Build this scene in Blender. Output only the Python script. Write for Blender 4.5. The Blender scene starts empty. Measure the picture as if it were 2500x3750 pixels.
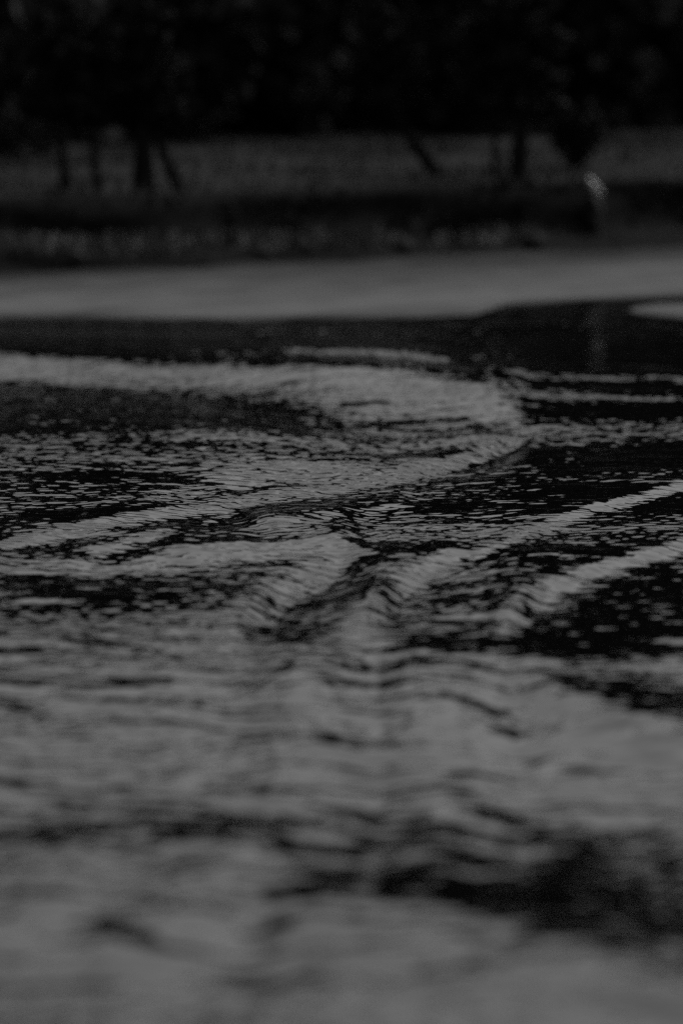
import bpy, math, random
import numpy as np
from mathutils import Vector, Matrix

random.seed(7)
rng = np.random.default_rng(11)
R = math.radians
sc = bpy.context.scene
col = sc.collection

# ------------------------------------------------------------------ camera
# photograph 2500 x 3750, telephoto; the horizon lies 100 px above the frame
F = 3750 * 200 / 36.0
HOR = -100.0
CAM_H = 2.2
PITCH = math.atan((1875 - HOR) / F)
FOCUS = 23.6
cam = bpy.data.cameras.new('camera')
cam.sensor_fit = 'VERTICAL'
cam.sensor_height = 36.0
cam.sensor_width = 24.0
cam.lens = 200.0
cam.clip_start = 0.1
cam.clip_end = 4000.0
cam.dof.use_dof = True
cam.dof.focus_distance = FOCUS
cam.dof.aperture_fstop = 1.55
cam_ob = bpy.data.objects.new('camera', cam)
cam_ob.location = (0, 0, CAM_H)
cam_ob.rotation_euler = (R(90) - PITCH, 0, 0)
col.objects.link(cam_ob)
sc.camera = cam_ob

# ------------------------------------------------------------------ sky, sun, exposure
SUN_EL, SUN_AZ = 48.0, 58.0
world = bpy.data.worlds.new('World')
sc.world = world
world.use_nodes = True
wt = world.node_tree
bg = wt.nodes['Background']
sky = wt.nodes.new('ShaderNodeTexSky')
sky.sky_type = 'NISHITA'
sky.sun_disc = False
sky.sun_elevation = R(SUN_EL)
sky.sun_rotation = R(SUN_AZ)
sky.dust_density = 4.0
bw = wt.nodes.new('ShaderNodeRGBToBW')          # the photograph is black and white
wt.links.new(sky.outputs[0], bw.inputs[0])
wt.links.new(bw.outputs[0], bg.inputs[0])
bg.inputs[1].default_value = 0.1
sun = bpy.data.lights.new('sun', 'SUN')
sun.energy = 1.2
sun.angle = R(18)
sun_ob = bpy.data.objects.new('sun', sun)
d = Vector((math.sin(R(SUN_AZ)) * math.cos(R(SUN_EL)), math.cos(R(SUN_AZ)) * math.cos(R(SUN_EL)), math.sin(R(SUN_EL))))
sun_ob.rotation_euler = d.to_track_quat('Z', 'Y').to_euler()
sun_ob.location = (20, 40, 60)
col.objects.link(sun_ob)
sc.view_settings.view_transform = 'Standard'
sc.view_settings.look = 'None'
sc.view_settings.gamma = 1.0
sc.view_settings.exposure = 0.17
sc.render.engine = 'CYCLES'
sc.cycles.use_denoising = False
sc.cycles.max_bounces = 6
sc.cycles.sample_clamp_indirect = 4.0

CP, SP = math.cos(PITCH), math.sin(PITCH)


def ray(u, v):
    a, b = (u - 1250.0) / F, (1875.0 - v) / F
    return Vector((a, b * SP + CP, b * CP - SP))


def at_z(u, v, z):
    """the point at height z that the photo pixel (u, v) looks at"""
    r = ray(u, v)
    t = (z - CAM_H) / r.z
    return Vector((0, 0, CAM_H)) + r * t


def at_y(u, v, y):
    r = ray(u, v)
    return Vector((0, 0, CAM_H)) + r * (y / r.y)


# ------------------------------------------------------------------ materials
def mat(name, build):
    m = bpy.data.materials.new(name)
    m.use_nodes = True
    nt = m.node_tree
    build(nt, nt.nodes['Principled BSDF'])
    return m


def grey(v):
    return (v, v, v, 1.0)


def noisy(nt, p, lo, hi, scale, rough=0.9, bump=0.0, detail=5.0, stretch=None):
    tc = nt.nodes.new('ShaderNodeTexCoord')
    n = nt.nodes.new('ShaderNodeTexNoise')
    n.inputs['Scale'].default_value = scale
    n.inputs['Detail'].default_value = detail
    if stretch:
        mp = nt.nodes.new('ShaderNodeMapping')
        mp.inputs['Rotation'].default_value = (0, 0, R(-33))
        mp.inputs['Scale'].default_value = stretch
        nt.links.new(tc.outputs['Object'], mp.inputs[0])
        nt.links.new(mp.outputs[0], n.inputs['Vector'])
    else:
        nt.links.new(tc.outputs['Object'], n.inputs['Vector'])
    cr = nt.nodes.new('ShaderNodeValToRGB')
    cr.color_ramp.elements[0].position = 0.3
    cr.color_ramp.elements[1].position = 0.7
    cr.color_ramp.elements[0].color = grey(lo)
    cr.color_ramp.elements[1].color = grey(hi)
    nt.links.new(n.outputs['Fac'], cr.inputs['Fac'])
    nt.links.new(cr.outputs[0], p.inputs['Base Color'])
    p.inputs['Roughness'].default_value = rough
    p.inputs['Specular IOR Level'].default_value = 0.06
    if bump:
        b = nt.nodes.new('ShaderNodeBump')
        b.inputs['Strength'].default_value = 0.6
        b.inputs['Distance'].default_value = bump
        nt.links.new(n.outputs['Fac'], b.inputs['Height'])
        nt.links.new(b.outputs[0], p.inputs['Normal'])


def m_water(nt, p):
    p.inputs['Base Color'].default_value = grey(0.002)
    p.inputs['Roughness'].default_value = 0.03
    p.inputs['IOR'].default_value = 1.333
    tc = nt.nodes.new('ShaderNodeTexCoord')
    mp = nt.nodes.new('ShaderNodeMapping')
    mp.inputs['Scale'].default_value = (1.0, 1.25, 1.0)
    nt.links.new(tc.outputs['Object'], mp.inputs[0])
    n = nt.nodes.new('ShaderNodeTexNoise')
    n.inputs['Scale'].default_value = 26.0
    n.inputs['Detail'].default_value = 2.0
    nt.links.new(mp.outputs[0], n.inputs['Vector'])
    b = nt.nodes.new('ShaderNodeBump')
    b.inputs['Strength'].default_value = 1.0
    b.inputs['Distance'].default_value = 0.0003
    nt.links.new(n.outputs['Fac'], b.inputs['Height'])
    nt.links.new(b.outputs[0], p.inputs['Normal'])


def m_sand(nt, p):
    at = nt.nodes.new('ShaderNodeAttribute')
    at.attribute_name = 'sand_dark'
    tc = nt.nodes.new('ShaderNodeTexCoord')
    n = nt.nodes.new('ShaderNodeTexNoise')
    n.inputs['Scale'].default_value = 2.2
    n.inputs['Detail'].default_value = 6.0
    nt.links.new(tc.outputs['Object'], n.inputs['Vector'])
    add = nt.nodes.new('ShaderNodeMath')
    add.operation = 'MULTIPLY_ADD'
    nt.links.new(n.outputs['Fac'], add.inputs[0])
    add.inputs[1].default_value = 0.5
    nt.links.new(at.outputs['Fac'], add.inputs[2])
    cr = nt.nodes.new('ShaderNodeValToRGB')
    cr.color_ramp.elements[0].position = 0.15
    cr.color_ramp.elements[1].position = 1.0
    cr.color_ramp.elements[0].color = grey(0.1)
    cr.color_ramp.elements[1].color = grey(0.015)
    nt.links.new(add.outputs[0], cr.inputs['Fac'])
    nt.links.new(cr.outputs[0], p.inputs['Base Color'])
    p.inputs['Roughness'].default_value = 0.8
    p.inputs['Specular IOR Level'].default_value = 0.15
    b = nt.nodes.new('ShaderNodeBump')
    b.inputs['Strength'].default_value = 0.5
    b.inputs['Distance'].default_value = 0.01
    nt.links.new(n.outputs['Fac'], b.inputs['Height'])
    nt.links.new(b.outputs[0], p.inputs['Normal'])


M = {
    'water': mat('water', m_water),
    'soil': mat('wet_soil', lambda nt, p: noisy(nt, p, 0.004, 0.01, 3.0, 0.9, 0.05)),
    'sand': mat('sand', m_sand),
    'meadow': mat('meadow', lambda nt, p: noisy(nt, p, 0.007, 0.027, 0.7, 0.95, 0.02)),
    'floor': mat('wood_floor', lambda nt, p: noisy(nt, p, 0.02, 0.045, 0.7, 0.95, 0.05)),
    'grass': mat('grass', lambda nt, p: noisy(nt, p, 0.007, 0.033, 0.7, 0.9)),
    'dry': mat('dry_grass', lambda nt, p: noisy(nt, p, 0.04, 0.12, 1.5, 0.9)),
    'weed': mat('bank_weed', lambda nt, p: noisy(nt, p, 0.005, 0.014, 2.5, 0.9)),
    'bark': mat('bark', lambda nt, p: noisy(nt, p, 0.006, 0.015, 9.0, 0.9, 0.02)),
    'leaf': mat('foliage', lambda nt, p: noisy(nt, p, 0.015, 0.035, 0.9, 0.75)),
    'shrubleaf': mat('shrub_foliage', lambda nt, p: noisy(nt, p, 0.007, 0.018, 1.2, 0.9)),
    'paleleaf': mat('pale_shrub_foliage', lambda nt, p: noisy(nt, p, 0.02, 0.045, 1.2, 0.8)),
    'rock': mat('rock', lambda nt, p: noisy(nt, p, 0.012, 0.035, 7.0, 0.75, 0.02)),
    'plumage': mat('white_plumage', lambda nt, p: noisy(nt, p, 0.78, 0.88, 30.0, 0.7)),
    'wing': mat('grey_plumage', lambda nt, p: noisy(nt, p, 0.4, 0.6, 40.0, 0.7)),
    'horn': mat('dark_horn', lambda nt, p: noisy(nt, p, 0.03, 0.06, 50.0, 0.5)),
}


# ------------------------------------------------------------------ mesh helpers
def mesh_np(name, V, Fc, smooth=False):
    me = bpy.data.meshes.new(name)
    V = np.asarray(V, dtype=np.float32)
    Fc = np.asarray(Fc, dtype=np.int32)
    k = Fc.shape[1]
    me.vertices.add(len(V))
    me.vertices.foreach_set('co', V.ravel())
    me.loops.add(Fc.size)
    me.loops.foreach_set('vertex_index', Fc.ravel())
    me.polygons.add(len(Fc))
    me.polygons.foreach_set('loop_start', np.arange(0, Fc.size, k, dtype=np.int32))
    if smooth:
        me.polygons.foreach_set('use_smooth', np.ones(len(Fc), dtype=bool))
    me.update(calc_edges=True)
    me.validate()
    return me


def ob(name, me, m=None, parent=None, loc=(0, 0, 0)):
    o = bpy.data.objects.new(name, me)
    col.objects.link(o)
    if m is not None and len(me.materials) == 0:
        me.materials.append(M[m])
    o.parent = parent
    o.location = loc
    return o


def tag(o, label=None, cat=None, group=None, kind=None):
    for k, v in (('label', label), ('category', cat), ('group', group), ('kind', kind)):
        if v:
            o[k] = v
    return o


def empty(name, loc, rz=0.0, s=1.0):
    o = bpy.data.objects.new(name, None)
    o.empty_display_size = 0.2
    col.objects.link(o)
    o.location = loc
    o.rotation_euler = (0, 0, rz)
    o.scale = (s, s, s)
    return o


def grid_faces(nr, nc):
    i = np.arange(nr - 1)[:, None] * nc + np.arange(nc - 1)[None, :]
    i = i.ravel()
    return np.stack([i, i + 1, i + nc + 1, i + nc], 1)


def snoise(x, y, seed, lam, n=12):
    """smooth random field, about unit rms"""
    r = np.random.default_rng(seed)
    out = np.zeros(np.broadcast(x, y).shape)
    for _ in range(n):
        k = 2 * math.pi / (lam * r.uniform(0.6, 1.7))
        a = r.uniform(0, 2 * math.pi)
        out += np.sin(k * (x * math.cos(a) + y * math.sin(a)) + r.uniform(0, 6.28))
    return out * math.sqrt(2.0 / n)


# ------------------------------------------------------------------ the water
# Waves are traced from the photograph on a map of the water plane.  TILT is the mean slope of the
# surface towards the near shore (degrees); RUF is the strength of the small wind ripples (degrees).
CELL = 5.0
U0, U1, V0, V1 = -1500.0, 4000.0, 850.0, 4100.0
nu, nv = int((U1 - U0) / CELL) + 1, int((V1 - V0) / CELL) + 1
TILT = np.zeros((nv, nu))
RUF = np.full((nv, nu), 2.2)


def window(u0, u1, v0, v1):
    a, b = max(0, int((u0 - U0) / CELL)), min(nu, int((u1 - U0) / CELL) + 2)
    c, e = max(0, int((v0 - V0) / CELL)), min(nv, int((v1 - V0) / CELL) + 2)
    uu = U0 + CELL * np.arange(a, b)[None, :]
    vv = V0 + CELL * np.arange(c, e)[:, None]
    return slice(c, e), slice(a, b), uu, vv


def blob(A, u, v, ru, rv, val, rot=0.0, p=1.0, mode='add'):
    """soft ellipse; rot in degrees (positive: right side higher in the photo)"""
    rr = 2.4 * max(ru, rv)
    s0, s1, uu, vv = window(u - rr, u + rr, v - rr, v + rr)
    c, s = math.cos(R(rot)), math.sin(R(rot))
    du, dv = uu - u, vv - v
    a, b = (du * c - dv * s) / ru, (du * s + dv * c) / rv
    w = np.exp(-(a * a + b * b) ** p)
    if mode == 'add':
        A[s0, s1] += val * w
    else:
        A[s0, s1] += (val - A[s0, s1]) * w


def stroke(A, pts, w, val, w2=None, mode='add'):
    """soft band along a polyline; w above the line, w2 below it"""
    w2 = w2 or w
    P = np.array(pts, dtype=float)
    m = 2.6 * max(w, w2)
    s0, s1, uu, vv = window(P[:, 0].min() - m, P[:, 0].max() + m, P[:, 1].min() - m, P[:, 1].max() + m)
    best = np.full(np.broadcast(uu, vv).shape, 1e9)
    side = np.zeros_like(best)
    for (x0, y0), (x1, y1) in zip(P[:-1], P[1:]):
        dx, dy = x1 - x0, y1 - y0
        t = np.clip(((uu - x0) * dx + (vv - y0) * dy) / (dx * dx + dy * dy), 0, 1)
        ex, ey = uu - (x0 + t * dx), vv - (y0 + t * dy)
        dd = np.hypot(ex, ey)
        k = dd < best
        best = np.where(k, dd, best)
        side = np.where(k, ey, side)
    ww = np.where(side > 0, w2, w)
    g = np.exp(-(best / ww) ** 2)
    if mode == 'add':
        A[s0, s1] += val * g
    else:
        A[s0, s1] += (val - A[s0, s1]) * g


def smooth_pts(pts, n=6):
    """Catmull-Rom through the traced points"""
    P = [np.array(p, float) for p in pts]
    P = [2 * P[0] - P[1]] + P + [2 * P[-1] - P[-2]]
    out = []
    for i in range(1, len(P) - 2):
        for k in range(n):
            t = k / n
            a, b, c, e = P[i - 1], P[i], P[i + 1], P[i + 2]
            out.append(0.5 * (2 * b + (c - a) * t + (2 * a - 5 * b + 4 * c - e) * t * t + (3 * b - a - 3 * c + e) * t ** 3))
    out.append(P[-2])
    return out


blob(TILT, 2100, 2000, 1000, 430, -1.0, p=2)
blob(TILT, 200, 1560, 700, 160, -0.5, p=2)
# --- far water under the bank: ruffled, with calm stripes
def both(pts, w, ruf, tl, w2=None):
    stroke(RUF, pts, w, ruf, w2, mode='set')
    if tl:
        stroke(TILT, pts, w, tl, w2)


# dark calm stripe
for (pts, w, rf, tl) in [
    ([(-1200, 1195), (0, 1195), (450, 1200), (800, 1205)], 40, 0.7, -2.0),
    ([(-1200, 1240), (0, 1245), (450, 1252), (860, 1255)], 30, 1.0, -2.0),
    ([(700, 1205), (900, 1190), (1500, 1178), (1800, 1155), (2100, 1120), (2700, 1095), (3400, 1080)], 24, 0.7, -2.0),
    ([(1800, 1160), (2200, 1158), (2700, 1165), (3400, 1160)], 28, 0.7, -2.0),
    ([(1100, 1275), (1500, 1285), (2000, 1300), (2600, 1310), (3400, 1310)], 58, 1.0, -2.5),
    ([(1500, 1250), (2000, 1260), (2600, 1270), (3400, 1270)], 40, 1.1, -1.5),
]:
    both(pts, w, rf, tl)
both([(900, 1222), (1500, 1212), (1900, 1200), (2150, 1198)], 15, 2.0, 1.5)
both([(1450, 1330), (1800, 1320), (1900, 1312)], 9, 2.5, 1.0)
blob(RUF, 1700, 1225, 520, 26, 1.9, rot=2, mode='set')
# bright lens-shaped wave group coming from the left
lens_ = smooth_pts([(-900, 1305), (0, 1328), (500, 1358), (1000, 1385), (1400, 1410), (1700, 1450), (1820, 1490)])
both(lens_, 18, 3.4, 7.0, 32)
blob(RUF, 1380, 1480, 450, 80, 2.8, rot=-4, p=1.5, mode='set')
blob(TILT, 1450, 1480, 420, 78, 5.5, rot=-4)
both([(1060, 1308), (1400, 1325), (1640, 1345)], 9, 6.5, 4.0)
both([(1180, 1342), (1500, 1362), (1740, 1388)], 11, 0.7, -4.0)
both([(1780, 1398), (1850, 1380), (2000, 1382), (2250, 1384), (2500, 1390), (3100, 1390)], 8, 3.0, 3.4)
both([(1780, 1440), (1900, 1450), (2150, 1455), (2500, 1458), (3100, 1450)], 8, 2.8, 1.8)
both([(1950, 1418), (2500, 1424), (3000, 1424)], 14, 1.1, -2)
blob(RUF, 2300, 1495, 420, 26, 1.5, mode='set')
both([(1700, 1420), (1780, 1428)], 8, 0.8, -3)
for pts in ([(1500, 1415), (1640, 1425), (1770, 1440)], [(1600, 1478), (1720, 1482)], [(1300, 1520), (1500, 1510), (1700, 1512)], [(1500, 1545), (1700, 1545), (1790, 1535)], [(1250, 1465), (1420, 1460)]):
    both(pts, 7, 1.0, -3.0)
blob(TILT, 2250, 1540, 420, 70, -0.4)
blob(RUF, 2300, 1560, 420, 90, 3.0, mode='set')
# left ruffled dark field
blob(TILT, 150, 1500, 800, 110, -2.2, p=1.5)
blob(RUF, 200, 1500, 800, 110, 2.3, p=1.5, mode='set')
blob(TILT, 150, 1640, 500, 60, -0.8)
both([(700, 1580), (1000, 1590), (1300, 1592), (1700, 1575), (1800, 1562)], 15, 1.4, -3.5)
blob(RUF, 1150, 1640, 480, 40, 5.0, rot=2, mode='set')
both([(650, 1625), (1100, 1620), (1500, 1615), (1800, 1590)], 20, 4.5, 1.8)
both([(1180, 1668), (1300, 1660), (1480, 1652)], 7, 1.2, -3.0)
blob(TILT, 900, 1700, 420, 50, 1.6, rot=3)
blob(RUF, 950, 1700, 420, 45, 3.6, rot=3, mode='set')
# the long curved crest
A_ = smooth_pts([(20, 1995), (250, 1945), (500, 1895), (760, 1850), (1000, 1800), (1250, 1762), (1500, 1715), (1720, 1650), (1850, 1590), (1900, 1530), (1850, 1480)])
A_late = A_
A2 = [(x + 30, y + 62) for x, y in A_[14:52]]
stroke(TILT, A2, 34, -4.0)
blob(TILT, 1150, 1730, 330, 34, 4.0, rot=4)
blob(TILT, 820, 1775, 160, 22, 4.5, rot=5)
stroke(TILT, [(760, 1765), (830, 1790), (930, 1790), (990, 1775)], 7, -6)
stroke(TILT, [(990, 1745), (1060, 1765), (1180, 1768), (1270, 1755)], 7, -6)
# dark water right of it
blob(TILT, 1900, 1730, 680, 110, -2.4, rot=4, p=1.5)
blob(TILT, 1750, 1890, 500, 50, -1.0, rot=6)
blob(RUF, 1900, 1720, 680, 100, 1.7, rot=4, p=1.5, mode='set')
blob(TILT, 2350, 1500, 350, 60, 1.0)
# second crest group in the focal plane
B_ = smooth_pts([(330, 2010), (560, 1960), (740, 1905), (830, 1865), (900, 1885), (1000, 1930)])
stroke(TILT, B_, 10, 6.0, 24)
stroke(TILT, smooth_pts([(60, 1985), (150, 1965), (280, 1940), (420, 1955)]), 9, 3.5, 16)
stroke(TILT, smooth_pts([(930, 1935), (1100, 1915), (1300, 1860), (1480, 1850)]), 9, 3.5, 18)
stroke(TILT, smooth_pts([(1000, 1965), (1060, 1940), (1130, 1955)]), 9, 3.5, 16)
stroke(TILT, [(0, 2010), (300, 2000), (620, 1985)], 9, -2.5)
blob(TILT, 1650, 2000, 330, 36, -2.6, rot=3)
blob(RUF, 1620, 1985, 360, 44, 1.8, rot=3, mode='set')
blob(TILT, 620, 1930, 260, 22, -2.2, rot=5)
# third crest with the bright near face
C_ = smooth_pts([(520, 2045), (640, 2020), (780, 2010), (1000, 2000), (1150, 1985), (1215, 1980), (1290, 2015)])
stroke(TILT, C_[6:], 7, 6.0, 36)
stroke(TILT, C_[:8], 7, 3.5, 20)
stroke(RUF, C_[8:], 10, 1.6, 40, mode='set')
stroke(RUF, [(400, 1960), (900, 1955), (1500, 1900), (2000, 1850)], 50, 2.3, mode='set')
stroke(TILT, [(1330, 1985), (1500, 2010), (1700, 2015)], 26, -3.0)
stroke(TILT, [(700, 2000), (850, 1998), (1000, 1985)], 7, -4)
blob(TILT, 300, 2075, 500, 28, 3.0, rot=1)
blob(TILT, 250, 2130, 330, 32, -3.0, rot=-3)
blob(TILT, 700, 2120, 380, 36, -1.6, rot=-2)
F_ = smooth_pts([(1250, 2015), (1180, 2070), (1090, 2110), (1020, 2165), (930, 2240)])
stroke(TILT, F_, 30, 7.5)
stroke(RUF, F_, 34, 2.2, mode='set')
blob(TILT, 800, 2330, 140, 110, 1.5)
blob(TILT, 1180, 2180, 210, 60, -2.6, rot=8)
blob(RUF, 1190, 2180, 190, 55, 1.7, rot=8, mode='set')
blob(TILT, 1020, 2340, 120, 50, -2.6)
# fourth crest running from the right edge down the middle
D_ = smooth_pts([(2900, 1700), (2520, 1775), (2350, 1820), (2180, 1862), (2050, 1905), (1920, 1955), (1780, 2010), (1650, 2035), (1560, 2085), (1450, 2160), (1390, 2230)])
stroke(TILT, [(x + 25, y + 50) for x, y in D_[8:]], 22, -2.5)
stroke(TILT, D_[40:], 22, 3.0)
blob(TILT, 1330, 2330, 110, 110, 2.0)
blob(TILT, 1620, 2200, 200, 50, -1.8, rot=12)
blob(TILT, 1650, 2340, 170, 80, -2.4, rot=6)
blob(RUF, 1650, 2330, 170, 80, 1.7, rot=6, mode='set')
blob(TILT, 2150, 1985, 380, 40, -0.8, rot=10)
# fifth crest, the nearest of the curved ones
E_ = smooth_pts([(2950, 1880), (2520, 1985), (2380, 2030), (2200, 2070), (2080, 2125), (1980, 2170), (1890, 2250), (1850, 2310)])
stroke(TILT, E_[26:], 34, 3.0)
stroke(TILT, [(x - 10, y - 45) for x, y in E_[4:]], 20, -2.0)
blob(TILT, 1800, 2400, 120, 120, 2.0)
stroke(TILT, smooth_pts([(1900, 2520), (2050, 2600), (2200, 2650), (2400, 2710), (2700, 2760)]), 40, 2.0)
blob(TILT, 2360, 2260, 440, 150, -4.0, rot=10, p=2)
blob(RUF, 2330, 2250, 430, 150, 1.25, rot=8, p=2, mode='set')
blob(TILT, 2250, 2400, 330, 40, -4.0)
stroke(TILT, [(1920, 2455), (2200, 2460), (2600, 2460), (3200, 2450)], 12, 2.2)
blob(RUF, 2400, 2560, 380, 90, 1.2, rot=-8, p=1.5, mode='set')
blob(TILT, 2420, 2575, 400, 95, -3.0, rot=-10, p=2)
stroke(TILT, [(2000, 2500), (2250, 2520), (2600, 2530), (3200, 2520)], 24, -5.0)
stroke(TILT, [(2080, 2560), (2300, 2600), (2600, 2640), (3200, 2650)], 30, -4.0)
for cr, w, w2, v in ((A_, 12, 17, 4.8), (D_, 9, 12, 4.0), (E_, 10, 17, 3.9)):
    stroke(TILT, cr, w, v, w2, mode='set')
    stroke(RUF, cr, w + 4, 3.1, w2, mode='set')
stroke(TILT, A_[36:], 22, 5.0, 26, mode='set')
stroke(TILT, D_[42:], 22, 4.2, mode='set')
stroke(TILT, F_[4:], 24, 4.2, mode='set')
stroke(TILT, E_[28:], 26, 4.2, mode='set')
blob(RUF, 1640, 2170, 150, 45, 1.5, rot=12, mode='set')
blob(TILT, 1640, 2180, 140, 40, -1.6, rot=12)
blob(TILT, 2060, 2320, 130, 90, -2.6)
# near water: mostly bright, with dark backs
blob(TILT, 400, 2600, 1200, 260, 1.6, p=2)
blob(RUF, 500, 2640, 1300, 290, 1.7, p=2, mode='set')
blob(RUF, 1900, 2760, 700, 120, 1.8, mode='set')
blob(TILT, 1900, 2740, 700, 60, 1.0)
for (u, v, ru, rv, val, rot) in [
    (220, 2990, 140, 26, -2.6, -8), (350, 3020, 170, 28, -3.4, 6), (160, 3060, 110, 24, -2.6, 0), (500, 2920, 140, 24, -2.5, 0),
    (760, 3010, 130, 34, -5, 4), (950, 2990, 140, 30, -3, 6), (1300, 2930, 120, 24, -3, 8), (1640, 2850, 60, 36, -2.6, 0),
    (1780, 2800, 110, 24, -1.4, 0), (1980, 2770, 90, 22, -1.2, 0), (2150, 2760, 90, 22, -1, 0), (1540, 2990, 130, 24, -3, 0),
    (1050, 2680, 90, 16, -3, 0), (1240, 2680, 70, 16, -3, 0), (850, 2840, 100, 22, -1.5, 0), (1900, 2930, 220, 30, -2, 0),
    (1180, 3130, 110, 24, -5, 0), (1500, 3050, 160, 30, -3, -6), (2080, 3000, 150, 24, -2, 0),
    (540, 3240, 120, 26, -1.6, -10), (760, 3340, 120, 26, -3.0, -10), (420, 3390, 90, 34, -3.5, -10), (1020, 3400, 110, 24, -3, 4),
    (1300, 3490, 160, 24, -2, -4), (1700, 3590, 190, 32, -3.5, 0), (1000, 3650, 200, 36, -2.5, -10), (620, 3480, 240, 30, -1.0, -14),
    (1050, 3260, 90, 20, -2.5, 0), (120, 3690, 200, 40, -1.2, 0), (300, 3080, 80, 30, -1, 0), (2000, 3420, 200, 60, -2, -16),
]:
    blob(TILT, u, v, ru * 1.1, rv * 1.3, val * 1.7, rot)
stroke(TILT, smooth_pts([(1150, 3190), (1500, 3250), (1900, 3330), (2300, 3420), (2700, 3490), (3300, 3580)]), 120, -6.0, 125)
blob(TILT, 2480, 3370, 720, 320, -5.5, rot=-12, p=2)
stroke(TILT, smooth_pts([(700, 3300), (1050, 3390), (1400, 3520), (1800, 3650), (2100, 3730), (2600, 3830), (3200, 3940)]), 50, 2.0, 90)
blob(RUF, 2150, 3310, 950, 290, 1.35, rot=-10, p=2, mode='set')
blob(TILT, 950, 3200, 240, 40, 2.0, rot=0)
blob(TILT, 2350, 3090, 560, 100, -3.5, rot=-4, p=1.5)
blob(RUF, 2300, 3080, 560, 110, 1.5, rot=-4, mode='set')
# dark water on the right of each bending ridge
for (u, v, ru, rv, val, rot, rf) in [(1200, 2190, 210, 55, -3.0, 10, 1.6), (1080, 2320, 150, 75, -3.0, 6, 1.6), (1650, 2190, 170, 50, -3.0, 14, 1.6),
                                     (1640, 2330, 190, 90, -4.0, 8, 1.7), (2080, 2300, 130, 110, -3.5, 8, 1.4), (1120, 2440, 120, 50, -1.6, 0, 1.7), (1640, 2480, 140, 40, -1.6, 0, 1.7)]:
    blob(TILT, u, v, ru, rv, val, rot, p=1.5)
    blob(RUF, u, v, ru, rv, rf, rot, p=1.5, mode='set')
for pts in ([(1030, 2150), (930, 2235), (880, 2320), (890, 2410)], [(1470, 2150), (1390, 2230), (1360, 2320), (1390, 2420), (1420, 2500)],
            [(1900, 2245), (1850, 2320), (1840, 2410), (1900, 2500), (2020, 2580), (2200, 2650), (2420, 2720)]):
    stroke(TILT, smooth_pts(pts[:4]), 38, 2.2)
    if len(pts) > 6:
        stroke(TILT, smooth_pts(pts[3:]), 38, 2.6)
blob(RUF, 600, 3450, 1000, 330, 1.8, p=2, mode='set')
blob(TILT, 300, 3500, 600, 260, 1.0)

# backs of waves stay gentler than the line of sight, faces below about six degrees
vg = V0 + CELL * np.arange(nv)[:, None]
lim = np.interp(vg, [1320, 1460, 2600, 3000], [0.04, 0.36, 0.36, 0.46]) * np.degrees((vg + 100) / F)
TILT = np.where(TILT < 0, -lim * np.tanh(-TILT / lim), 6.0 * np.tanh(TILT / 6.0))

# --- vertices: rows across, columns along lines that fan out with distance (finer where it is near the view)
row_y = [-14.0, -6.0, 0.0, 4.0, 7.0, 9.0, 10.2]
y = 10.9
while y < 46.6:
    row_y.append(y)
    y += 0.0145 if y < 18 else 0.0105 if y < 28 else 0.0165 if y < 38.5 else 0.25
row_y += [47.2, 48.0, 49.5, 52.0]
row_y = np.array(row_y)
tc_ = np.linspace(-0.086, 0.086, 421)
out = 0.086 * np.array([1.03, 1.08, 1.15, 1.25, 1.4, 1.6, 1.9, 2.3, 3, 4, 6, 9, 14, 22, 36, 60])
t_col = np.concatenate([-out[::-1], tc_, out])
nr, nc = len(row_y), len(t_col)
ys = np.repeat(row_y[:, None], nc, 1)
xs = t_col[None, :] * np.maximum(ys, 9.0)
# photo pixel of each point of the still surface
zc = CP * ys + SP * CAM_H
uu = 1250 + F * xs / np.maximum(zc, 1.0)
vv = 1875 - F * ((-CAM_H) * CP + ys * SP) / np.maximum(zc, 1.0)


def sample(A):
    a = np.clip((uu - U0) / CELL, 0, nu - 1.001)
    b = np.clip((vv - V0) / CELL, 0, nv - 1.001)
    i, j = a.astype(int), b.astype(int)
    fa, fb = a - i, b - j
    return (A[j, i] * (1 - fa) + A[j, i + 1] * fa) * (1 - fb) + (A[j + 1, i] * (1 - fa) + A[j + 1, i + 1] * fa) * fb


tilt = np.tan(np.radians(sample(TILT)))
edge = np.clip((0.13 - np.abs(t_col)) / 0.05, 0, 1)[None, :]
tilt = tilt * edge
# the swell's height: slope summed along each column, longest undulations taken out
dy = np.gradient(row_y)[:, None]
h = np.cumsum(tilt * dy, 0)
yu = np.arange(10.9, 46.6, 0.05)
def low(pad, sg):
    kr = np.exp(-0.5 * (np.arange(-160, 161) * 0.05 / sg) ** 2)
    return np.convolve(pad, kr / kr.sum(), 'valid')


core = np.where((row_y >= 10.9) & (row_y < 46.6))[0]
swell = np.zeros_like(h)
for c in range(nc):
    hu = np.interp(yu, row_y[core], h[core, c])
    pad = np.concatenate([np.full(160, hu[0]), hu, np.full(160, hu[-1])])
    # longer undulations are kept near the camera and far away than in the middle
    l1, l2 = low(pad, 1.5), low(pad, 3.2)
    k = np.clip(np.maximum((18.0 - yu) / 3.0, (yu - 25.0) / 4.0), 0, 1)
    lo = l1 * (1 - k) + l2 * k
    swell[core, c] = h[core, c] - np.interp(row_y[core], yu, lo)
i0, i1 = len(out), nc - len(out)
for rw in core:
    g7 = np.exp(-0.5 * (np.arange(-36, 37) / float(np.interp(row_y[rw], [18.0, 21.0], [5.5, 3.0]))) ** 2)
    g7 /= g7.sum()
    seg = swell[rw, i0:i1]
    swell[rw, i0:i1] = np.convolve(np.concatenate([np.full(36, seg[0]), seg, np.full(36, seg[-1])]), g7, 'valid')
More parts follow.
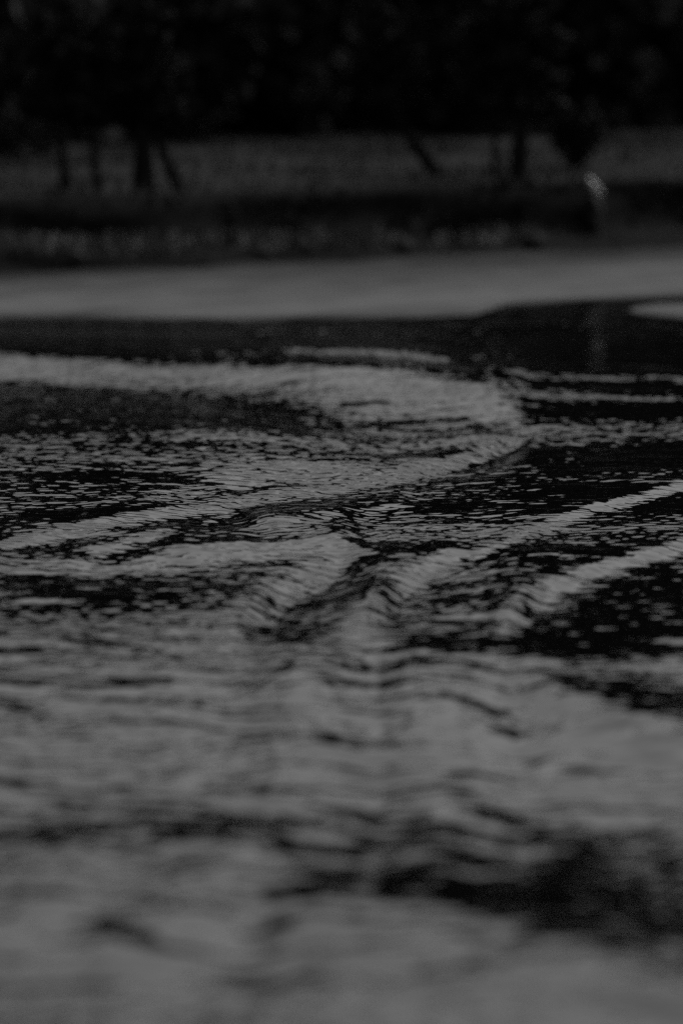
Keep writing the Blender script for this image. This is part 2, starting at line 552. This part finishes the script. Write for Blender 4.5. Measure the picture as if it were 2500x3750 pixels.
# keep it calm under the bank so that the waterline stays put
SHORE = [(-3000, 1150), (-1200, 1152), (0, 1155), (900, 1164), (1500, 1163), (1740, 1153), (1850, 1115), (2100, 1098), (2500, 1085), (3400, 1068), (5000, 1040)]
sh_t = np.array([(at_z(u, v, 0).x / at_z(u, v, 0).y, at_z(u, v, 0).y) for u, v in SHORE])


def yshore(t):
    """edge of the water, by direction x / y"""
    return np.interp(t, sh_t[:, 0], sh_t[:, 1])


near_shore = np.clip((yshore(t_col)[None, :] - ys) / 2.2, 0.0, 1.0)
swell *= near_shore
# small ripples
rip = np.zeros_like(h)
wx = xs + 0.05 * snoise(xs, ys, 3, 1.2, 6)
wy = ys + 0.06 * snoise(xs, ys, 4, 1.5, 6)
r2 = np.random.default_rng(21)
NW = 80
lam_lo, lam_hi = 0.03, 0.34
tot = 0.0
for i in range(NW):
    lam = lam_lo * (lam_hi / lam_lo) ** ((i + r2.uniform()) / NW)
    ang = R(90) + r2.normal(0, R(60))
    k = 2 * math.pi / lam
    wgt = math.exp(-0.5 * (math.log(lam / 0.062) / 0.6) ** 2)
    a = wgt / k
    tot += 0.5 * (wgt * math.sin(ang)) ** 2
    rip += (a * np.sin(k * (wx * math.cos(ang) + wy * math.sin(ang)) + r2.uniform(0, 6.28))).astype(np.float32)
rip /= math.sqrt(tot)
# lumpier undulations between the ripples and the wakes
mid = np.zeros_like(h)
tot = 0.0
for i in range(28):
    lam = 0.15 * (0.62 / 0.15) ** (i / 27)
    ang = R(90) + r2.normal(0, R(75))
    k = 2 * math.pi / lam
    tot += 0.5 * math.sin(ang) ** 2
    mid += np.sin(k * (wx * math.cos(ang) + wy * math.sin(ang)) + r2.uniform(0, 6.28)) / k
mid *= np.tan(np.radians(np.interp(row_y, [12, 17, 22, 36], [2.3, 1.9, 1.1, 0.8])))[:, None] / math.sqrt(tot)
mid *= np.clip(1.15 - np.abs(t_col)[None, :] / 0.3, 0.12, 1.0) * np.interp(sample(RUF), [0.5, 1.2, 1.7, 2.4], [0.1, 0.25, 0.7, 0.75])
patch = np.clip(1.0 + 0.28 * snoise(xs, ys, 9, 1.6, 10), 0.35, 1.8)
ruf = np.tan(np.radians(sample(RUF))) * patch * np.clip(1.15 - np.abs(t_col)[None, :] / 0.3, 0.12, 1.0)
fade = np.clip((ys - 8) / 2.9, 0, 1) * np.clip(near_shore * 3, 0.12, 1)
zz = swell + (rip * ruf + mid) * fade
V = np.stack([xs, ys, zz], 2).reshape(-1, 3)
water = ob('water', mesh_np('water', V, grid_faces(nr, nc), True), 'water')
tag(water, kind='structure')


# ------------------------------------------------------------------ the far bank
def yb(x):
    """foot of the far bank, behind the sand"""
    return 41.4 + 4.4 * np.tanh(np.asarray(x, dtype=float) * 0.84 / 4.4)


SAND_Z = 0.12
xb = np.concatenate([[-400, -200, -110, -70, -45, -30, -22, -16], np.arange(-12, 12.01, 0.12), [16, 22, 30, 45, 70, 110, 200, 400]])


def cut(x):
    """height of the dark wet cut below the grassy ledge, lower towards the right"""
    return np.interp(x, [-3, 2.5], [0.25, 0.13])


def sheet(name, prof, m, seed, amp):
    """profile of (distance inland, height, roughness, share of the ledge shift) swept along the bank"""
    P = np.array([p if len(p) == 4 else p + (0.0,) for p in prof])
    X, S = np.meshgrid(xb, P[:, 0])
    Z = P[:, 1][:, None] + P[:, 3][:, None] * (cut(xb)[None, :] - 0.19)
    rgh = np.repeat(P[:, 2][:, None], len(xb), 1)
    Y = yb(X) + S + rgh * 1.0 * snoise(X, S * 3 + Z * 3, seed, 1.3)
    Z = Z + rgh * amp * snoise(X, S, seed + 1, 1.6)
    V = np.stack([X, Y, Z], 2).reshape(-1, 3)
    o = ob(name, mesh_np(name, V, grid_faces(len(P), len(xb)), True), m)
    return tag(o, kind='structure')


TOP = 0.63
sheet('river_bank', [(-0.5, -0.1, 0), (-0.12, 0.06, 0.02), (-0.02, 0.12, 0.03), (0.02, 0.15, 0.02, .4), (0.04, 0.19, 0.02, 1), (0.16, 0.22, 0.03, 1), (0.3, 0.26, 0.03, 1),
                     (0.40, 0.29, 0.03, 1), (0.44, 0.36, 0.03, .6), (0.46, 0.43, 0.04, .3), (0.46, 0.5, 0.03), (0.46, 0.56, 0.02), (0.5, 0.605, 0.02), (0.57, TOP, 0.0)], 'soil', 31, 0.6)
prof = [(0.57, TOP, 0.0), (0.8, TOP + 0.01, 0.01)]
for q in np.arange(1.2, 10.6, 0.5):
    prof.append((float(q), TOP + 0.012 * float(q), 0.03))
prof.append((10.8, TOP + 0.13, 0.0))
sheet('meadow', prof, 'meadow', 41, 0.5)
sheet('wood_floor', [(10.8, TOP + 0.13, 0.0), (13, 0.8, 0.1), (17, .85, 0.1), (24, .9, 0.1), (34, .95, 0.1), (50, 1.0, 0.1), (80, 1.2, 0.1), (160, 1.5, 0), (400, 2, 0), (1500, 2, 0)], 'floor', 51, 0.5)

# the flat sand shore below the bank
ts = np.concatenate([[-6, -3, -1.5, -.8, -.5, -.35, -.25, -.18, -.14], np.linspace(-.11, .11, 180), [.14, .18, .25, .35, .5, .8, 1.5, 3, 6]])
fr = np.concatenate([[-.12, -.05, 0, .02, .05], np.linspace(.08, 1.0, 60), [1.03]])
y0 = yshore(ts)
y1 = y0 + 6.0
for _ in range(30):
    y1 = 0.5 * y1 + 0.5 * (yb(ts * y1) + 0.02)
T, FRC = np.meshgrid(ts, fr)
Y = y0[None, :] + FRC * np.maximum(y1 - y0, .5)[None, :]
X = T * Y
Z = np.interp(FRC, [-.12, 0, .1, .4, 1.0, 1.03], [-.09, .0, .022, .055, SAND_Z, SAND_Z])
Z = Z + (.006 * snoise(X, Y * 1.5, 81, 1.4) + .004 * snoise(X, Y, 82, .5)) * np.clip(FRC * 6, 0, 1)
o = ob('sand_shore', mesh_np('sand_shore', np.stack([X, Y, Z], 2).reshape(-1, 3), grid_faces(len(fr), len(ts)), True), 'sand')
# tone darkens towards the bank and at the waterline, with streaks along the shore
sand_dark = np.interp(FRC, [-.2, 0, .08, .25, .5, .75, 1.0, 1.05], [.5, .42, .1, .0, .15, .45, .95, 1.0])
sand_dark = sand_dark + .13 * snoise(X * .16 - Y * .05, (Y - yb(X)) * 1.0, 83, .8) + .08 * snoise(X * .2, Y - yb(X), 84, .35)
at_ = o.data.attributes.new('sand_dark', 'FLOAT', 'POINT')
at_.data.foreach_set('value', sand_dark.astype(np.float32).ravel())
tag(o, kind='structure')
# a low sand bar off the shore
c0 = at_z(2590, 1137, 0)
aa = np.linspace(0, 2 * math.pi, 49)[:-1]
rings = [(1.25, -.05), (1.0, .004), (.8, .018), (.5, .03), (.2, .034), (.01, .035)]
V = [(c0.x + k * .5 * math.cos(t), c0.y + k * .62 * math.sin(t) * (1 + .2 * math.sin(3 * t)), z) for k, z in rings for t in aa]
n_ = len(aa)
Fq = [(i * n_ + k, i * n_ + (k + 1) % n_, (i + 1) * n_ + (k + 1) % n_, (i + 1) * n_ + k) for i in range(len(rings) - 1) for k in range(n_)]
tag(ob('sand_bar', mesh_np('sand_bar', V, Fq, True), 'sand'), kind='structure')


def blades(n, xr, sr, zf, ln, wd, seed, dens=None, lean=0.5):
    r = np.random.default_rng(seed)
    x = r.uniform(xr[0], xr[1], n)
    s = r.uniform(sr[0], sr[1], n)
    if dens is not None:
        k = r.uniform(0, 1, n) < dens(x, s)
        x, s = x[k], s[k]
        n = len(x)
    base = np.stack([x, yb(x) + s, zf(x, s)], 1)
    L = r.uniform(ln[0], ln[1], n)
    a = r.uniform(0, 6.283, n)
    le = r.uniform(0.1, lean, n)
    tip = base + np.stack([np.cos(a) * le * L, np.sin(a) * le * L, L * np.sqrt(np.maximum(1 - le ** 2, .05))], 1)
    mid = base * 0.45 + tip * 0.55 + np.array([0, 0, 1]) * (0.08 * L)[:, None]
    sd = np.stack([-np.sin(a + r.normal(0, .6, n)), np.cos(a), np.zeros(n)], 1) * (wd * r.uniform(0.6, 1.3, n))[:, None]
    V = np.stack([base - sd, base + sd, mid + sd * .8, mid - sd * .8, tip], 1).reshape(-1, 3)
    i = np.arange(n) * 5
    Fq = np.stack([i, i + 1, i + 2, i + 3], 1)
    Ft = np.stack([i + 3, i + 2, i + 4, i + 4], 1)
    return V, Fq, Ft


def blade_object(name, args, m, label, cat):
    V, Fq, Ft = blades(**args)
    me = bpy.data.meshes.new(name)
    me.from_pydata(V.tolist(), [], Fq.tolist() + Ft[:, :3].tolist())
    o = ob(name, me, m)
    return tag(o, label, cat, kind='stuff')


top_z = lambda x, s: TOP + 0.012 * s - 0.01
blade_object('meadow_grass', dict(n=16000, xr=(-11, 11), sr=(0.6, 9.8), zf=top_z, ln=(0.03, 0.07), wd=0.012, seed=61), 'grass',
             'pale short grass on top of the far bank below the trees', 'grass')
ledge_z = lambda x, s: np.interp(s, [0.04, 0.16, 0.3, 0.40], [0.18, 0.21, 0.25, 0.28]) + cut(x) - 0.19
dens = lambda x, s: np.clip(0.75 + 0.4 * snoise(x, s, 77, 1.1) - np.clip((x - 0.2) * 0.22, 0, 0.5), 0.05, 1)
blade_object('shore_grass', dict(n=9000, xr=(-10, 10), sr=(0.05, 0.40), zf=ledge_z, ln=(0.05, 0.13), wd=0.012, seed=62, dens=dens, lean=0.9), 'dry',
             'strip of pale dry grass along the foot of the far bank', 'grass')


# ------------------------------------------------------------------ leaves, tubes
def leaf_quads(C, size, r, flat=0.6):
    n = len(C)
    a = r.normal(0, 1, (n, 3))
    a /= np.linalg.norm(a, axis=1, keepdims=True)
    b = np.cross(a, r.normal(0, 1, (n, 3)))
    b /= np.linalg.norm(b, axis=1, keepdims=True)
    s = (size * r.uniform(0.6, 1.4, n))[:, None]
    a, b = a * s, b * s * flat
    V = np.stack([C - a, C - b, C + a, C + b], 1).reshape(-1, 3)
    Fc = np.arange(n * 4).reshape(n, 4)
    return V, Fc


def crown_mesh(name, blobs, per, size, seed):
    """blobs: (centre, radii); leaves crowd the outer shell of each clump"""
    r = np.random.default_rng(seed)
    pts = []
    for c, rad in blobs:
        n = int(per * rad[0] * rad[2])
        dvec = r.normal(0, 1, (n, 3))
        dvec /= np.linalg.norm(dvec, axis=1, keepdims=True)
        rr = r.uniform(0.25, 1.0, n) ** 0.6
        pts.append(np.array(c) + dvec * rr[:, None] * np.array(rad) * (1 + 0.15 * r.normal(0, 1, (n, 1))))
    V, Fc = leaf_quads(np.concatenate(pts), size, r)
    return mesh_np(name, V, Fc)


def tube(path, radii, sides=8):
    P = [Vector(p) for p in path]
    V, Fc = [], []
    for i, p in enumerate(P):
        tdir = (P[min(i + 1, len(P) - 1)] - P[max(i - 1, 0)]).normalized()
        a = tdir.cross(Vector((0.3, 1, 0.1))).normalized()
        b = tdir.cross(a)
        for k in range(sides):
            t = 2 * math.pi * k / sides
            V.append(p + (a * math.cos(t) + b * math.sin(t)) * radii[i])
    for i in range(len(P) - 1):
        for k in range(sides):
            k2 = (k + 1) % sides
            Fc.append((i * sides + k, i * sides + k2, (i + 1) * sides + k2, (i + 1) * sides + k))
    Fc.append(tuple(range(sides))[::-1])
    Fc.append(tuple((len(P) - 1) * sides + k for k in range(sides)))
    return V, Fc


def tubes_mesh(name, specs):
    V, Fc = [], []
    for path, radii in specs:
        v, f = tube(path, radii)
        o = len(V)
        V += v
        Fc += [tuple(i + o for i in q) for q in f]
    me = bpy.data.meshes.new(name)
    me.from_pydata([tuple(v) for v in V], [], Fc)
    me.polygons.foreach_set('use_smooth', [True] * len(me.polygons))
    return me


def tree_meshes(seed, H, r0, lean=(0, 0), first=0.32, spread=0.26, size=0.2, per=170, path=None, skirt=0):
    r = random.Random(seed)
    top = Vector((lean[0] + r.uniform(-.04, .04) * H, lean[1] + r.uniform(-.04, .04) * H, H * 0.93))
    trunk = path or []
    if trunk:
        top = trunk[-1]
    if not trunk:
        for i in range(9):
            t = i / 8
            trunk.append(Vector((top.x * t ** 1.3 + r.uniform(-.06, .06) * (i > 0), top.y * t ** 1.3 + r.uniform(-.06, .06) * (i > 0), -0.25 + (top.z + .25) * t)))
    nT = len(trunk)
    rad = [r0 * (1.25 if i == 0 else 1.0) * (1 - 0.86 * i / (nT - 1)) for i in range(nT)]
    specs = [(trunk, rad)]
    blobs = []
    for k in range(15):
        t = first + (0.97 - first) * (k + r.random() * .6) / 15
        f = t * (nT - 1)
        i = min(int(f), nT - 2)
        p = trunk[i].lerp(trunk[i + 1], f - i)
        a = k * 2.4 + r.uniform(-.5, .5)
        ln = H * spread * (1.1 - 0.75 * t) * r.uniform(.8, 1.2) + 0.04 * H
        e = p + Vector((math.cos(a) * ln, math.sin(a) * ln, ln * r.uniform(.25, .7)))
        m = p.lerp(e, .5) + Vector((0, 0, -.06 * ln))
        rb = r0 * (1 - .8 * t) * .5
        specs.append(([p, m, e], [rb, rb * .65, rb * .2]))
        q = H * 0.085 * r.uniform(.8, 1.25)
        for cpt, sc_ in ((e, 1.0), (m.lerp(e, .3), .8)):
            blobs.append(((cpt.x + r.uniform(-.03, .03) * H, cpt.y + r.uniform(-.03, .03) * H, cpt.z + q * .25), (q * sc_ * 1.15, q * sc_ * 1.15, q * sc_ * .8)))
    for k in range(skirt):
        a = k * 2.1 + r.uniform(-.4, .4)
        q = r.uniform(.3, 1.7)
        blobs.append(((math.cos(a) * q, math.sin(a) * q, .5 + 2.9 * (k + .5) / skirt), (1.25, 1.25, .95)))
    blobs.append(((top.x, top.y, H * .93), (H * .08, H * .08, H * .09)))
    return tubes_mesh('trunk', specs), crown_mesh('crown', blobs, per, size, seed)


def tree(name, loc, rz, s, meshes, label, group=None, leaf='leaf'):
    t = empty(name, loc, rz, s)
    ob('trunk', meshes[0], 'bark', t)
    ob('crown', meshes[1], leaf, t)
    return tag(t, label, 'tree', group)


# wood behind the meadow: its crowns are the dark mirror image in the water
kinds = [tree_meshes(100 + i, 12.2, 0.22, first=0.15, spread=0.34, per=420, size=0.22, skirt=12) for i in range(3)]
spots = []
for i in range(38):
    spots.append((-72 + i * 3.9 + random.uniform(-.6, .6), 108 + random.uniform(-2, 2), random.uniform(.92, 1.06)))
for i in range(30):
    spots.append((-76 + i * 5.2 + random.uniform(-.8, .8), 115 + random.uniform(-2, 2), random.uniform(.98, 1.1)))
for i, (x, y, k) in enumerate(spots):
    tree('wood_tree', (x, y, 1.1), random.uniform(0, 6.28), k, kinds[i % 3],
         'tall dark leafy tree of the wood behind the hedge', 'trees of the wood beyond the bank')

# hedge of shrubs along the edge of the wood
def shrub_mesh(seed, w, hgt):
    r = random.Random(seed)
    bl = []
    for k in range(16):
        a = r.uniform(0, 6.28)
        q = r.uniform(0, .62) * w
        z = r.uniform(.12, .82) * hgt
        rr = w * r.uniform(.3, .42)
        bl.append(((math.cos(a) * q, math.sin(a) * q * .7, z), (rr, rr * .8, rr)))
    st = []
    for k in range(5):
        a = r.uniform(0, 6.28)
        e = Vector((math.cos(a) * w * .5, math.sin(a) * w * .35, hgt * r.uniform(.6, .85)))
        st.append(([Vector((e.x * .1, e.y * .1, -.15)), e * .5 + Vector((0, 0, .1)), e], [.035, .025, .008]))
    return tubes_mesh('stem', st), crown_mesh('foliage', bl, 900, .11, seed)


sh = [shrub_mesh(200 + i, 1.1, 1.75) for i in range(3)]
shp = tuple(m.copy() for m in sh[1])
for i in range(66):
    back = i >= 23
    x = (-14 + i * 1.25 if not back else -14.4 + (i - 23) * 1.4 if i < 44 else -13.8 + (i - 44) * 1.35) + random.uniform(-.15, .15)
    q = (9.5 if not back else 11.0 if i < 44 else 12.6) + random.uniform(-.25, .35)
    pale = (not back) and i == 9
    a, b = shp if pale else sh[i % 3]
    t = empty('shrub', (x, float(yb(x)) + q, .68), random.uniform(0, 6.28), random.uniform(.92, 1.12) * (1.12 if back else 1))
    ob('stem', a, 'bark', t)
    ob('foliage', b, 'paleleaf' if pale else 'shrubleaf', t)
    tag(t, 'shrub with slightly paler leaves in the dark hedge' if pale else
        'dense dark shrub in the hedge along the edge of the wood', 'shrub', None if pale else 'hedge shrubs')


# slender trees standing on the meadow: (foot px, px where the stem enters the dark, radius, height, label)
def meadow_tree(seed, foot, head, r0, H, label):
    z0 = TOP + 0.02
    p = at_z(foot[0], foot[1], z0)
    if p.y < float(yb(p.x)) + .8:
        p = at_y(foot[0], foot[1], float(yb(p.x)) + .8)
    p.z = z0
    q = at_y(head[0], head[1], p.y)
    sx = (q.x - p.x) / max(q.z - p.z, .05)
    path = []
    rr = random.Random(seed)
    for i in range(10):
        z = (-0.15, 0.0, .12, .24, .36, .46, H * .5, H * .65, H * .8, H * .95)[i]
        lx = sx * min(z, .5) + (0.2 * sx * max(z - .5, 0)) + rr.uniform(-.02, .02) * (z > .4)
        path.append(Vector((lx, rr.uniform(-.05, .05) * (z > .5), z)))
    ms = tree_meshes(seed, H, r0, first=.5, spread=.16, size=.045, per=6000, path=path)
    return tree('slender_tree', (p.x, p.y, z0), 0, 1.0, ms, label, leaf='shrubleaf')


meadow_tree(301, (525, 688), (525, 560), .1, 1.35, 'upright dark tree at the edge of the far bank beside a leaning stem')
meadow_tree(302, (655, 688), (600, 560), .06, 1.2, 'thin dark tree leaning over towards an upright thicker stem')
meadow_tree(303, (1600, 640), (1520, 530), .07, 1.3, 'dark sapling leaning sharply where the grass strip is widest')
meadow_tree(304, (1900, 655), (1905, 540), .1, 1.45, 'thickest dark trunk on the grass strip, close to a round bush')
meadow_tree(305, (1815, 640), (1812, 540), .035, 1.2, 'very thin pole-like tree next to the thickest dark trunk')
meadow_tree(306, (355, 690), (345, 560), .04, 1.2, 'thin straight tree among the pale gaps of the grass strip')
meadow_tree(307, (238, 690), (228, 560), .045, 1.25, 'thin tree where the hedge droops down to the grass strip')


def small_bush(u, v, w, hgt, seed, label):
    p = at_z(u, v, TOP + .03)
    st, fo = shrub_mesh(seed, w, hgt)
    r = np.random.default_rng(seed)
    t = empty('bush', p)
    n = 900
    dv_ = r.normal(0, 1, (n, 3))
    dv_ /= np.linalg.norm(dv_, axis=1, keepdims=True)
    C = dv_ * (r.uniform(.1, 1.15, n) ** .7)[:, None] * np.array([w, w * .8, hgt * .5]) + np.array([0, 0, hgt * .55])
    C[:, 0] *= np.interp(C[:, 2] / hgt, [0, .5, 1], [.55, 1.0, 1.5])
    Vq, Fq = leaf_quads(C, .035, r)
    ob('stem', tubes_mesh('stem', [([Vector((0, 0, -.1)), Vector((.02, 0, hgt * .5)), Vector((.03, 0, hgt * .8))], [.02, .015, .006]),
                                   ([Vector((0, 0, -.05)), Vector((-.06, .02, hgt * .4)), Vector((-w * .6, .03, hgt * .75))], [.014, .01, .004])]), 'bark', t)
    ob('foliage', mesh_np('foliage', Vq, Fq), 'shrubleaf', t)
    return tag(t, label, 'bush')


small_bush(2105, 616, .2, .5, 401, 'small round dark bush on the grass strip above the pale bird')
small_bush(60, 600, .5, .5, 402, 'low dark bush where the hedge droops over the grass')


# weeds hanging on the bank face
r = np.random.default_rng(71)
n = 5200
x = r.uniform(-10, 10, n)
zf = r.uniform(.3, .65, n)
keep = r.uniform(0, 1, n) < np.clip(.35 + .35 * snoise(x, zf * 4, 72, .9) + .25 * np.tanh(x / 2), .03, 1)
x, zf = x[keep], zf[keep]
C = np.stack([x, yb(x) + np.interp(zf, [.3, .4, .58, .65], [.4, .44, .45, .52]) + r.normal(0, .025, len(x)), zf], 1)
Vq, Fq = leaf_quads(C, .035, r)
tag(ob('bank_weeds', mesh_np('bank_weeds', Vq, Fq), 'weed'), 'dark weeds hanging over the face of the far bank', 'weeds', kind='stuff')


# rocks at the foot of the bank
def rock_mesh(seed, a, b, c):
    import bmesh
    bm = bmesh.new()
    bmesh.ops.create_icosphere(bm, subdivisions=3, radius=1.0)
    rr = random.Random(seed)
    ph = [rr.uniform(0, 6.28) for _ in range(6)]
    for v in bm.verts:
        p = v.co
        k = 1 + .14 * math.sin(2.3 * p.x + ph[0]) + .12 * math.sin(3.1 * p.y + ph[1]) + .1 * math.sin(4.7 * p.z + 2 * p.x + ph[2]) + .05 * math.sin(8 * p.x + 7 * p.y + ph[3])
        v.co = Vector((p.x * a * k, p.y * b * k, p.z * c * k))
    me = bpy.data.meshes.new('rock')
    bm.to_mesh(me)
    bm.free()
    me.polygons.foreach_set('use_smooth', [True] * len(me.polygons))
    return me


def rock(u, v, seed, a, b, c, label, z=.06, group=None):
    p = at_z(u, v, z)
    p.y = float(yb(p.x)) + .1
    q = at_y(u, v, p.y)
    o = ob('rock', rock_mesh(seed, a, b, c), 'rock', None, (q.x, p.y, z))
    o.rotation_euler.z = random.uniform(-.4, .4)
    return tag(o, label, 'rock', group)


G = 'rocks at the foot of the bank'
L = 'dark rounded rock in the dry grass at the foot of the bank'
rock(1120, 900, 501, .07, .06, .06, L, .22, G)
rock(960, 930, 502, .1, .07, .06, L, .2, G)
rock(1950, 905, 503, .09, .06, .05, L, .2, G)
rock(270, 955, 504, .11, .08, .07, L, .2, G)
rock(1480, 925, 505, .08, .06, .05, L, .2, G)


# ------------------------------------------------------------------ the pale bird and the stone it stands on
bp = at_z(2178, 712, .52)
bp.y = float(yb(bp.x)) + .3
bp = at_y(2172, 720, bp.y)
st = ob('ledge_stone', rock_mesh(601, .07, .14, .14), 'rock', None, (bp.x, bp.y + .04, bp.z - .135))
tag(st, 'dark stone jutting from the bank under the pale bird', 'stone')


def loft(rings):
    """rings: (centre, half width, half height, axis tilt) lofted into one closed skin along x"""
    V, Fc = [], []
    n = 12
    for (cx, cz, w, hh) in rings:
        for k in range(n):
            t = 2 * math.pi * k / n
            V.append((cx, w * math.cos(t), cz - 0.1 * cx + hh * math.sin(t)))
    for i in range(len(rings) - 1):
        for k in range(n):
            k2 = (k + 1) % n
            Fc.append((i * n + k, (i + 1) * n + k, (i + 1) * n + k2, i * n + k2))
    Fc.append(tuple(range(n)))
    Fc.append(tuple((len(rings) - 1) * n + k for k in range(n))[::-1])
    me = bpy.data.meshes.new('part')
    me.from_pydata(V, [], Fc)
    me.polygons.foreach_set('use_smooth', [True] * len(me.polygons))
    return me


bird = empty('bird', bp, R(52), .9)
tag(bird, 'small pale bird standing at the top of the far bank', 'bird')
body = loft([(-.072, .138, .003, .003), (-.07, .139, .011, .011), (-.058, .141, .018, .018), (-.045, .138, .019, .02), (-.034, .128, .018, .02), (-.022, .112, .025, .027),
             (-.004, .094, .032, .034), (.016, .078, .034, .034), (.034, .062, .029, .028), (.05, .05, .02, .018), (.066, .042, .014, .009), (.095, .032, .016, .005), (.115, .026, .012, .003)])
ob('body', body, 'plumage', bird)
for sgn in (-1, 1):
    w = loft([(-.016, .104, .004, .012), (.0, .096, .006, .021), (.025, .078, .006, .021), (.055, .058, .005, .013), (.085, .042, .003, .006), (.1, .036, .002, .003)])
    o = ob('wing', w, 'wing', bird)
    o.location = (0, sgn * .031, 0)
    leg = tubes_mesh('leg', [([(.012, sgn * .012, .056), (.016, sgn * .013, .026), (.01, sgn * .013, .002)], [.004, .0025, .0025]),
                             ([(.012, sgn * .013, .002), (-.012, sgn * .016, .001)], [.0025, .0015]),
                             ([(.012, sgn * .013, .002), (-.01, sgn * .006, .001)], [.0025, .0015]),
                             ([(.008, sgn * .013, .002), (.022, sgn * .014, .001)], [.0025, .0015])])
    ob('leg', leg, 'horn', bird)
    e = loft([(-.061, .144, .0012, .0012), (-.0595, .144, .003, .003), (-.057, .144, .0012, .0012)])
    o = ob('eye', e, 'horn', bird)
    o.location = (0, sgn * .0165, 0)
ob('beak', loft([(-.098, .134, .0008, .0008), (-.085, .137, .003, .003), (-.066, .14, .006, .006)]), 'horn', bird)
